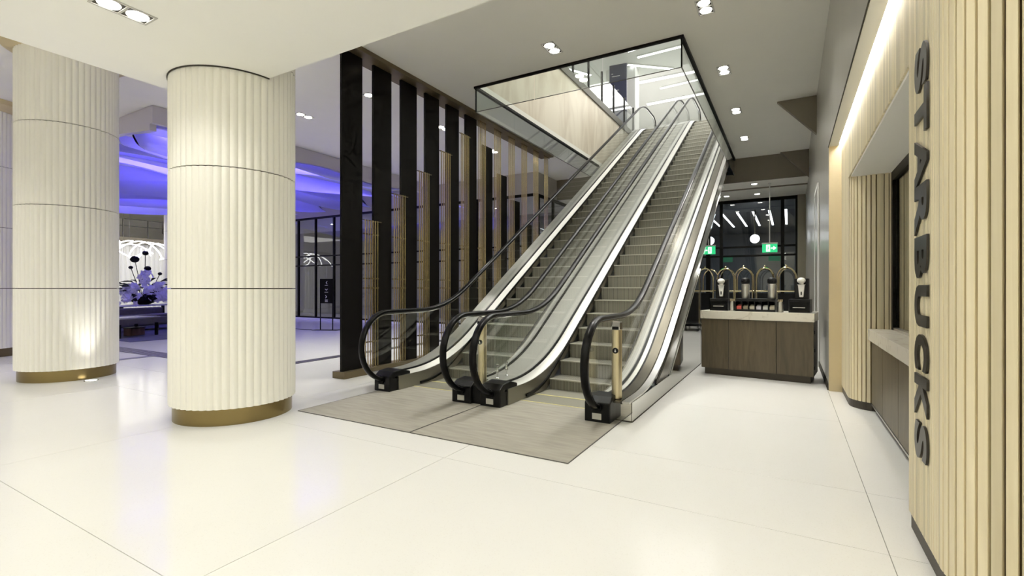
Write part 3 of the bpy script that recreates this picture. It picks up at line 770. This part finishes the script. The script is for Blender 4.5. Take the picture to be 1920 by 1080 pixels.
# service counter in the niche
kc = thing('service_counter', 'dark walnut service counter in the kiosk niche', 'counter', (.8, 5.0, 0))
B(.80, 1.5, 3.5, 6.50, .08, .78).build('body', M_walnutb, kc, world=True)
for a, b in ((3.5, 4.26), (4.27, 5.03), (5.04, 5.80), (5.81, 6.50)):
    B(.778, .80, a, b, .10, .775).build('panel', M_walnut, kc, world=True)
B(.815, 1.5, 3.5, 6.50, .001, .08).build('toe_kick', M_blackp, kc, world=True)
B(.775, .80, 3.5, 6.50, .075, .095).build('toe_trim', M_steel, kc, world=True)
tag(B(.745, 1.5, 3.5, 6.535, .784, .904).build('kiosk_worktop', M_marblec, bevel=.004), 'pale marble worktop on the kiosk service counter', 'worktop')

# vertical lettering
sg = thing('shop_sign', 'dark vertical lettering fixed to the near oak slat pier', 'sign', (.588, 3.19, 1.5))
LET = [('S', 2.575, 2.355), ('T', 2.350, 2.125), ('A', 2.120, 1.86), ('R', 1.875, 1.625), ('B', 1.612, 1.40), ('U', 1.365, 1.155), ('C', 1.115, .93), ('K', .905, .69), ('S', .665, .475)]
for ch, zt, zb in LET:
    cu = bpy.data.curves.new('letter', 'FONT'); cu.body = ch; cu.extrude = .5; cu.offset = .042; cu.resolution_u = 6
    ob_ = bpy.data.objects.new('tmp', cu); COL.objects.link(ob_)
    bpy.context.view_layer.update()
    me = bpy.data.meshes.new_from_object(ob_.evaluated_get(bpy.context.evaluated_depsgraph_get()))
    bpy.data.objects.remove(ob_)
    us = [v.co.x for v in me.vertices]; vs2 = [v.co.y for v in me.vertices]
    u0, u1, v0, v1 = min(us), max(us), min(vs2), max(vs2)
    for v in me.vertices:
        u_ = (v.co.x-u0)/(u1-u0); vv = (v.co.y-v0)/(v1-v0); e = .5805 + .0055*(1 if v.co.z < 0 else -1)
        v.co = (e, 3.285 - vv*.262, zt + (zb-zt)*u_)
    me.materials.clear(); me.materials.append(M_char); me.update()
    import bmesh
    bm = bmesh.new(); bm.from_mesh(me); bmesh.ops.recalc_face_normals(bm, faces=bm.faces); bm.to_mesh(me); bm.free()
    put('letter', me, sg, world=True)

# ================================================================== CONDIMENT COUNTER
RC = math.atan2(7.94-8.12, .29+1.21)
cc = thing('condiment_cabinet', 'dark walnut condiment cabinet with three front panels', 'cabinet', (-1.205, 8.12, 0), RC)
LC, DC = 1.51, .62
B(0, LC, .02, DC, .10, .87).build('body', M_walnutb, cc)
for a, b in ((0, .395), (.405, 1.045), (1.055, LC)): B(a, b, 0, .02, .105, .868).build('door', M_walnut, cc)
B(.04, LC-.04, .05, DC-.05, .001, .10).build('toe_kick', M_walnutb, cc)
for z in (.2, .45, .7): B(LC, LC+.014, .05, .09, z, z+.05).build('hinge', M_blackp, cc)
wt = B(-.012, LC+.012, -.02, DC+.01, .872, .995).build('condiment_worktop', M_marblec, bevel=.004)
wt.location = (-1.205, 8.12, 0); wt.rotation_euler = (0, 0, RC); tag(wt, 'thick pale marble worktop on the condiment cabinet', 'worktop')
Mc = Matrix.Translation((-1.205, 8.12, .996)) @ Matrix.Rotation(RC, 4, 'Z')
def on(name, label, cat, u, v, z=0.0, group=None):
    p = Mc @ Vector((u, v, z)); return thing(name, label, cat, p, RC, group)
ZT = .19
for u0, side_ in ((.235, 'left'), (1.325, 'right')):
    t = on('napkin_box', 'black drawer box with a silver pull at the %s end of the marble worktop' % side_, 'box', u0, .10, 0, 'black drawer boxes')
    B(-.135, .135, 0, .30, 0, ZT).build('body', M_blackp, t, bevel=.004)
    d = B(-.12, .12, -.012, 0, .03, .155).build('drawer', M_rubber, t)
    MB().tube([(-.08,-.014,.075),(-.075,-.03,.072),(.075,-.03,.072),(.08,-.014,.075)], .007, 8).build('pull', M_chrome, d, smooth=True)
    t2 = on('lid_dispenser', 'black upright dispenser with a white lever on the %s drawer box' % side_, 'dispenser', u0+.02, .25, ZT+.001, 'lever dispensers')
    B(-.09, .09, -.06, .06, 0, .30).build('body', M_blackp, t2, bevel=.006)
    lv = MB().prism([(-.025,.03),(.025,.03),(.042,.20),(.055,.215),(-.055,.215),(-.042,.20)], 'y', -.09, -.062).build('lever', M_whitep, t2, bevel=.006)
    MB().ball((0, -.085, .27), .055, 16, 10, .8).build('knob', M_whitep, lv, smooth=True)
    MB().lathe([(.03, .212), (.03, .24)], 14, (0, -.08, 0)).build('neck', M_whitep, lv, smooth=True)
    B(-.008, .008, -.0915, -.090, .06, .11).build('mark', M_blackp, lv)
ct = on('sachet_organiser', 'black compartment organiser with sachets in the middle of the worktop', 'organiser', .75, .08, 0)
q = MB(); q.box(-.275, .275, 0, .30, 0, .03); q.box(-.275, .275, .02, .30, .15, ZT); q.box(-.275, .275, .28, .30, .03, .15)
for x in (-.275, -.183, -.093, -.004, .085, .175, .265): q.box(x, x+.010, .0, .28, .03, .15)
q.build('frame', M_blackp, ct)
for k, c in enumerate([(.75,.12,.10), (.35,.30,.22), (.80,.76,.62), (.75,.72,.78), (.85,.84,.80), (.55,.50,.38)]):
    x = -.224 + .0905*k
    ms = mat('sachet_%d' % k, c, .5)
    for j in range(3): B(x-.032, x+.032, .03+.03*j, .05+.03*j, .031, .075+.012*j).build('sachet', ms, ct)
for u, l in ((.425, 'steel stirrer cup left of the sachet organiser'), (1.08, 'steel stirrer cup right of the sachet organiser')):
    t = on('stirrer_cup', l, 'cup', u, .14, 0, 'stirrer cups')
    MB().lathe([(.038, 0), (.042, .005), (.042, .15), (.037, .15), (.037, .02)], 20).build('cup', M_steel, t, smooth=True)
    q = MB()
    for k in range(9):
        a = k*.7; q.tube([(.02*math.cos(a), .02*math.sin(a), .021), (.032*math.cos(a), .032*math.sin(a), .185)], .0035, 5)
    q.build('stirrers', M_tan, t)
for u, l in ((.60, 'left steel vacuum flask with a black lid on the organiser'), (.965, 'right steel vacuum flask with a black lid on the organiser')):
    t = on('vacuum_flask', l, 'flask', u, .20, ZT+.001, 'vacuum flasks')
    MB().lathe([(.054,0),(.058,.006),(.058,.21),(.050,.225)], 24).build('body', M_steel, t, smooth=True)
    MB().lathe([(.050,.2251),(.066,.24),(.066,.29),(.045,.315),(.02,.32)], 24).build('lid', M_blackp, t, smooth=True)
    B(-.02, .02, -.10, -.05, .265, .29).build('spout', M_blackp, t)

# ================================================================== LUGGAGE CARTS
def cart_parts():
    ds = []
    hw, hd = .235, .50
    fr = MB()
    for y in (-hd, hd):
        p = [(-hw, y, .22), (-hw, y, 1.62)] + [(-hw*math.cos(R(a)), y, 1.62+.33*math.sin(R(a))) for a in range(15, 180, 15)] + [(hw, y, 1.62), (hw, y, .22)]
        ds.append(('arch', MB().tube(p, .022, 8).mesh('arch', M_gold2, smooth=True)))
    ds.append(('ridge_rail', MB().tube([(0, -hd, 1.95), (0, hd, 1.95)], .018, 8).mesh('ridge_rail', M_gold2, smooth=True)))
    for y in (-hd, hd): ds.append(('cross_rail', MB().tube([(-hw, y, 1.26), (hw, y, 1.26)], .024, 8).mesh('cross_rail', M_gold2, smooth=True)))
    ds.append(('deck', B(-hw-.005, hw+.005, -hd-.06, hd+.06, .16, .23).mesh('deck', M_rubber)))
    ds.append(('side_drape', B(-hw+.03, hw-.03, -hd+.02, -hd+.05, .26, 1.20).mesh('side_drape', M_blackp)))
    for x in (-.18, .18):
        for y in (-.42, .42):
            ds.append(('wheel', MB().prism([(y+.078*math.cos(R(a)), .079+.078*math.sin(R(a))) for a in range(0, 360, 24)], 'x', x-.02, x+.02).mesh('wheel', M_rubber)))
    ds.append(('finial', MB().ball((0, -hd, 1.985), .035, 10, 8).mesh('finial', M_gold2, smooth=True)))
    return ds
M_gold2 = mat('polished_brass', (.78,.68,.42), .12, metal=1.0)
CP = cart_parts()
CL = ['brass luggage cart half hidden behind the mirror clad escalator side', 'brass luggage cart behind the left lever dispenser', 'brass luggage cart behind the left vacuum flask', 'brass luggage cart behind the right vacuum flask', 'rightmost brass luggage cart next to the right dispenser']
for k, x in enumerate((-2.24, -1.71, -1.19, -.64, -.06)):
    t = thing('luggage_cart', CL[k], 'luggage cart', (x, 16.4 + (.15 if k % 2 else 0), 0), R((-2, 2, 1, 2, -2)[k]), 'brass luggage carts')
    for n, me in CP: put(n, me, t)

# ================================================================== EXIT SIGNS
def exit_sign(x, label, flip):
    t = thing('exit_sign', label, 'exit sign', (x, 15.5, 2.36), 0, 'hanging exit signs')
    B(-.19, .19, -.02, .02, 0, .235).build('panel', M_green, t)
    B(-.20, .20, -.025, .025, .235, .275).build('housing', M_trim, t)
    s = -1 if flip else 1
    w0, w1 = (-.09, .01) if not flip else (-.01, .09)
    wb = B(w0, w1, -.024, -.020, .02, .215).build('white_field', M_exitw, t)
    m = (w0+w1)/2
    fig = MB(); fig.box(m-.012, m+.012, -.026, -.024, .09, .15); fig.box(m-.012, m+.012, -.026, -.024, .16, .185)
    fig.prism([(m-.012,.09),(m-.04,.04),(m-.028,.035),(m,.09)], 'y', -.026, -.024); fig.prism([(m,.09),(m+.03,.05),(m+.04,.055),(m+.012,.09)], 'y', -.026, -.024)
    fig.build('running_figure', M_green, wb)
    a = [(.03,.10),(.03,.135),(.09,.135),(.09,.175),(.165,.118),(.09,.06),(.09,.10)]
    MB().prism([(s*p, q_) for p, q_ in a], 'y', -.024, -.020).build('arrow', M_exitw, t)
    MB().tube([(0, 0, .275), (0, 0, ZL-2.36)], .012, 8).build('hanger_rod', M_trim, t, smooth=True)
    MB().lathe([(.04, ZL-2.36-.015), (.04, ZL-2.36)], 14).build('ceiling_cup', M_trim, t)
exit_sign(-.48, 'green exit sign with right arrow hanging before the night window', False)
exit_sign(-2.10, 'green exit sign with left arrow partly behind the escalator side', True)

# outside canopy lamps, seen through the window
k = 0
for i, x in enumerate([-4.6, -4.1, -3.6, -3.1, -2.6, -2.1, -1.6, -1.1, -.6, -.1, .5, 1.1]):
    t = thing('canopy_lamp', '%s line lamp from the left under the entrance canopy outside' % ['first','second','third','fourth','fifth','sixth','seventh','eighth','ninth','tenth','eleventh','twelfth'][i], 'outdoor lamp', (x*1.5, 31.5, 5.4), 0, 'canopy line lamps')
    B(-.07, .07, -3.4, 3.4, -.05, 0).build('housing', M_trim, t); B(-.05, .05, -3.3, 3.3, -.06, -.05).build('diffuser', M_lin2, t)
for x, l in ((-1.55, 'right round floodlight glowing outside the night window'), (-3.72, 'left round floodlight glowing outside the night window')):
    t = thing('floodlight', l, 'outdoor lamp', (x, 28, 3.9), 0, 'floodlights outside')
    MB().ball((0, 0, 0), .22, 16, 10).build('globe', emis('flood_glow', (.95,.98,1), 12), t, smooth=True)
    MB().tube([(0, 0, .2), (0, 0, 1.5)], .03, 8).build('stem', M_dark, t)

# ================================================================== LEFT HALL
# floor drains
def grate(name, label, x0, x1, y0, y1, n, along):
    t = thing(name, label, 'floor drain', ((x0+x1)/2, (y0+y1)/2, 0), 0, 'floor drain strips')
    B(x0, x1, y0, y1, .0005, .002).build('channel', M_dark, t, world=True)
    for k in range(n):
        f = (k+.5)/n
        if along == 'x': c = y0+(y1-y0)*f; w_ = (y1-y0)/n*.30; B(x0, x1, c-w_, c+w_, .002, .006).build('bar', M_grate, t, world=True)
        else: c = x0+(x1-x0)*f; w_ = (x1-x0)/n*.30; B(c-w_, c+w_, y0, y1, .002, .006).build('bar', M_grate, t, world=True)
grate('floor_drain', 'slotted floor drain strip left of the slatted screen', -7.85, -7.60, 5.15, 13.2, 4, 'y')
grate('floor_drain', 'slotted floor drain strip beyond the two columns', -20, -7.60, 4.75, 5.15, 5, 'x')
tag(B(-11.05, -10.85, 3.2, 4.75, .0005, .004).build('floor_inlay', M_grate), 'grey stone inlay strip between the two columns', 'floor inlay')
# sign stand
st = thing('sign_stand', 'black standing direction sign before the glass partition', 'sign', (-12.86, 10.47, 0), R(22))
B(-.22, .22, -.012, .012, .86, 1.645).build('panel', M_black, st)
for x in (-.21, .21): B(x-.012, x+.012, -.014, .014, .012, .86).build('leg', M_blackp, st)
B(-.42, .42, -.16, .16, .001, .014).build('base', M_blackp, st)
def chev(z, kind):
    if kind == 'l': p = [(.025,.05),(-.02,0),(.025,-.05),(.035,-.04),(0,0),(.035,.04)]
    elif kind == 'r': p = [(-.025,.05),(.02,0),(-.025,-.05),(-.035,-.04),(0,0),(-.035,.04)]
    else: p = [(-.05,.025),(0,-.02),(.05,.025),(.04,.035),(0,0),(-.04,.035)]
    MB().prism([(a, z+b) for a, b in p], 'y', -.0145, -.012).build('arrow', M_print, st)
chev(1.52, 'l'); chev(1.29, 'd'); chev(1.07, 'r')
for z, w_ in ((1.43, .10), (1.21, .12), (.965, .10), (.935, .09), (.905, .10)): B(-w_/2, w_/2, -.0145, -.012, z, z+.012).build('print_line', M_print, st)
tag(MB().tube([(-13.36, 10.30, .008), (-13.6, 10.2, .008), (-14.2, 10.25, .008), (-15.2, 10.0, .008), (-16.5, 10.0, .008)], .008, 6).build('power_cable', M_blackp), 'thin black cable on the floor beside the standing sign', 'cable')

# ribbon canopy
rc = thing('ribbon_canopy', 'violet lit canopy of wavy ribbons inside a pale ceiling rim', 'ceiling sculpture', (-17, 9, 4.3))
def rim(p, q, n=24):
    rows = []
    p = Vector(p); q = Vector(q); d = (q-p).normalized(); nn = Vector((-d.y, d.x, 0))*.06
    for k in range(n+1):
        c = p + (q-p)*k/n; b = 4.58 + .07*math.sin(k*.55+1.2)
        rows.append([(c.x+nn.x, c.y+nn.y, 4.99), (c.x-nn.x, c.y-nn.y, 4.99), (c.x-nn.x, c.y-nn.y, b), (c.x+nn.x, c.y+nn.y, b)])
    return MB().strip(rows)
rim((-11.05, 4.78, 0), (-11.05, 12.9, 0)).build('rim', M_rimr, rc, smooth=True, world=True)
rim((-24, 4.84, 0), (-11.11, 4.84, 0), 40).build('rim', M_rimr, rc, smooth=True, world=True)
for k in range(15):
    x = -11.6 - .82*k; rows = []
    ph = random.uniform(0, 6); am = random.uniform(.14, .28); fq = random.uniform(.5, 1.0)
    for j in range(41):
        y = 5.0 + 7.8*j/40
        zt = 4.86 + .07*math.sin(y*fq*1.3+ph); zb = 4.46 + am*math.sin(y*fq+ph*1.7) - .012*k
        dx = .18*math.sin(y*fq*.8+ph); tl = .62
        sec = []
        pts = [(x+dx+tl*(u**1.6), zt+(zb-zt)*u - .05*math.sin(math.pi*u)) for u in (0, .25, .5, .75, 1)]
        sec = [(a, y, b) for a, b in pts] + [(a-.012, y, b+.012) for a, b in pts[::-1]]
        rows.append(sec)
    MB().strip(rows).build('ribbon', M_ribbon, rc, smooth=True, world=True)

# far lounge wall with chandelier
struct('wall_lounge', B(-27.1, -27, 5, 17.3, 0, 3.45), M_curtain, 'bright pale curtain wall of the far lounge')
struct('trim_9', B(-27.05, -26.7, 5, 17.3, 3.45, 3.72), M_brown, 'brown beam above the far lounge')
rl = thing('balcony_rail', 'thin cable railing above the far lounge beam', 'railing', (-26.9, 11, 3.72))
for y in (7.5, 8.5, 9.5, 10.5, 11.5, 12.5): B(-26.92, -26.88, y-.02, y+.02, 3.72, 4.6).build('post', M_grate, rl, world=True)
for z in (4.25, 4.58): B(-26.92, -26.89, 6, 14, z, z+.03).build('rail', M_grate, rl, world=True)
pl_ = MB()
for k in range(60):
    y = 5.1 + .2*k; pl_.tube([(-26.97+.02*(k % 2), y, .02), (-26.97+.02*(k % 2), y, 3.44)], .07, 6)
tag(pl_.build('curtain', M_curtain, smooth=True), 'white pleated curtain at the back of the far lounge', 'curtain')
ch = thing('chandelier', 'looping white light tube chandelier in the far lounge', 'chandelier', (-24, 10, 3.4))
for k in range(5):
    pts = []
    y0 = 8.3 + .75*k
    for j in range(25):
        a = j/24*2*math.pi*.9 + k
        pts.append((-24+.9*math.cos(a), y0+.9*math.sin(a), 2.95+.32*math.sin(2*a+k)))
    MB().tube(pts, .024, 8).build('light_tube', M_tubeL, ch, smooth=True, world=True)
    MB().tube([(pts[6][0], pts[6][1], pts[6][2]), (pts[6][0], pts[6][1], 4.999)], .006, 5).build('hanger', M_grate, ch, world=True)
area((-24.5, 10, 4.2), 3, 6, 95, (1, .98, .94))
# rug, furniture and flowers
tag(B(-22.5, -14.2, 5.7, 9.85, .0005, .012).build('lounge_rug', M_rug), 'blue grey rug under the lounge seating', 'rug')
ft = thing('flower_table', 'long dark table carrying the flower arrangement', 'table', (-20.3, 8.55, .012), R(24))
B(-.55, .55, -1.5, 1.5, .70, .745).build('top', mat('pale_top', (.75,.74,.78), .3), ft)
for x in (-.45, .45):
    for y in (-1.35, 1.35): B(x-.04, x+.04, y-.04, y+.04, 0, .70).build('leg', M_blackp, ft)
B(-.42, .42, -1.3, 1.3, .30, .36).build('shelf', M_blackp, ft)
fa = thing('flower_arrangement', 'large white orchid arrangement in a black bowl with dark pods', 'flowers', (-20.3, 8.55, .758))
MB().lathe([(.16, 0), (.30, .06), (.44, .20), (.50, .34), (.47, .34), (.40, .22), (.20, .10), (.02, .08)], 32).build('bowl', M_pod, fa, smooth=True)
lf = MB()
for k in range(60):
    a = random.uniform(0, 6.283); r = random.uniform(.1, .6); z = random.uniform(.25, .85)
    c = Vector((r*math.cos(a), r*math.sin(a), z)); d = Vector((math.cos(a), math.sin(a), random.uniform(-.4, .5))).normalized(); s_ = d.cross(Vector((0,0,1))).normalized()*.07
    e = c + d*.34; m_ = (c+e)/2 + Vector((0,0,.05))
    lf.add([c, m_+s_, e, m_-s_, c+Vector((0,0,-.01)), m_+s_+Vector((0,0,-.01)), e+Vector((0,0,-.01)), m_-s_+Vector((0,0,-.01))], [(0,1,2,3),(7,6,5,4),(0,4,5,1),(1,5,6,2),(2,6,7,3),(3,7,4,0)])
tag(lf.build('foliage', M_leaf, fa), kind='stuff')
bl = MB()
for k in range(5):
    a = 2*math.pi*k/5; c, s_ = math.cos(a), math.sin(a)
    def pt(r, w_, z): return (r*c-w_*s_, r*s_+w_*c, z)
    bl.add([pt(.0,0,0), pt(.045,.032,.012), pt(.085,0,.004), pt(.045,-.032,.012), pt(.045,0,-.012)], [(0,1,2),(0,2,3),(0,4,1),(1,4,2),(2,4,3),(3,4,0)])
bl.ball((0,0,.012), .014, 6, 4)
bme = bl.mesh('bloom', M_petal)
clusters = [(0,-.62,.45), (0,.62,.42), (.2,-.35,.62), (.2,.3,.66), (.1,0,.80), (.35,-.5,.30), (.35,.5,.30), (.35,.0,.45), (.2,-.7,.25), (.2,.75,.2), (.3,.2,.25), (0,.05,1.05)]
for c in clusters:
    for j in range(11):
        p = (c[0]+random.gauss(.05,.09), c[1]+random.gauss(0,.09), c[2]+random.gauss(0,.11))
        b = put('bloom', bme, fa, loc=p, rot=(random.uniform(-.5,.5), R(75)+random.uniform(-.6,.6), random.uniform(-.8,.8))); b.scale = (1.5,)*3
for y, z, r in ((-.28,1.62,.14), (.05,1.86,.10), (.12,1.30,.11), (-.40,1.32,.07), (.52,1.12,.07)):
    MB().tube([(0, y*.2, .3), (0.02, y*.6, z*.6), (0, y, z)], .012, 6).build('stem', M_pod, fa, smooth=True)
    MB().ball((0, y, z), r, 12, 8, .85).build('pod', M_pod, fa, smooth=True)
so = thing('lounge_sofa', 'grey upholstered sofa before the flower table', 'sofa', (-17.8, 7.35, .012), R(20))
B(-.42, .42, -1.1, 1.1, .16, .44).build('seat', M_sofa, so, bevel=.04)
B(-.42, -.22, -1.1, 1.1, .445, .70).build('backrest', M_sofa, so, bevel=.04)
for x in (-.34, .34):
    for y in (-1.0, 1.0): B(x-.025, x+.025, y-.025, y+.025, 0, .16).build('leg', M_blackp, so)
for y in (-.55, .55): B(-.20, .40, y-.5, y+.5, .442, .50).build('cushion', M_sofa, so, bevel=.025)
sd = thing('side_table', 'low dark side table in front of the grey sofa', 'table', (-15.85, 6.3, .012), R(20))
B(-.40, .40, -.62, .62, .50, .535).build('top', mat('table_top', (.30,.29,.34), .25), sd)
for x in (-.34, .34):
    for y in (-.55, .55): B(x-.03, x+.03, y-.03, y+.03, 0, .50).build('leg', M_blackp, sd)
B(-.38, .38, -.58, .58, .36, .50).build('apron', M_sofa, sd)
ac = thing('lounge_chair', 'dark tub chair right of the flower table', 'chair', (-18.1, 9.0, .012), R(-160))
pr = [(.36*math.cos(R(a)), .36*math.sin(R(a))) for a in range(30, 331, 15)] + [(.28*math.cos(R(a)), .28*math.sin(R(a))) for a in range(330, 29, -15)]
MB().prism(pr, 'z', .38, .76).build('shell', M_blackp, ac)
MB().lathe([(.27, .34), (.28, .36), (.28, .46), (.24, .49)], 24).build('seat', M_sofa, ac, smooth=True)
for x in (-.2, .2):
    for y in (-.2, .2): B(x-.02, x+.02, y-.02, y+.02, 0, .36).build('leg', M_blackp, ac)
bg = thing('magazine_box', 'small dark box on the floor under the side table', 'box', (-16.1, 6.55, .012), R(20))
B(-.14, .14, -.2, .2, 0, .20).build('body', mat('brown_box', (.18,.10,.10), .7), bg, bevel=.01)
B(-.15, .15, -.21, .21, .2005, .23).build('lid', M_walnutb, bg)
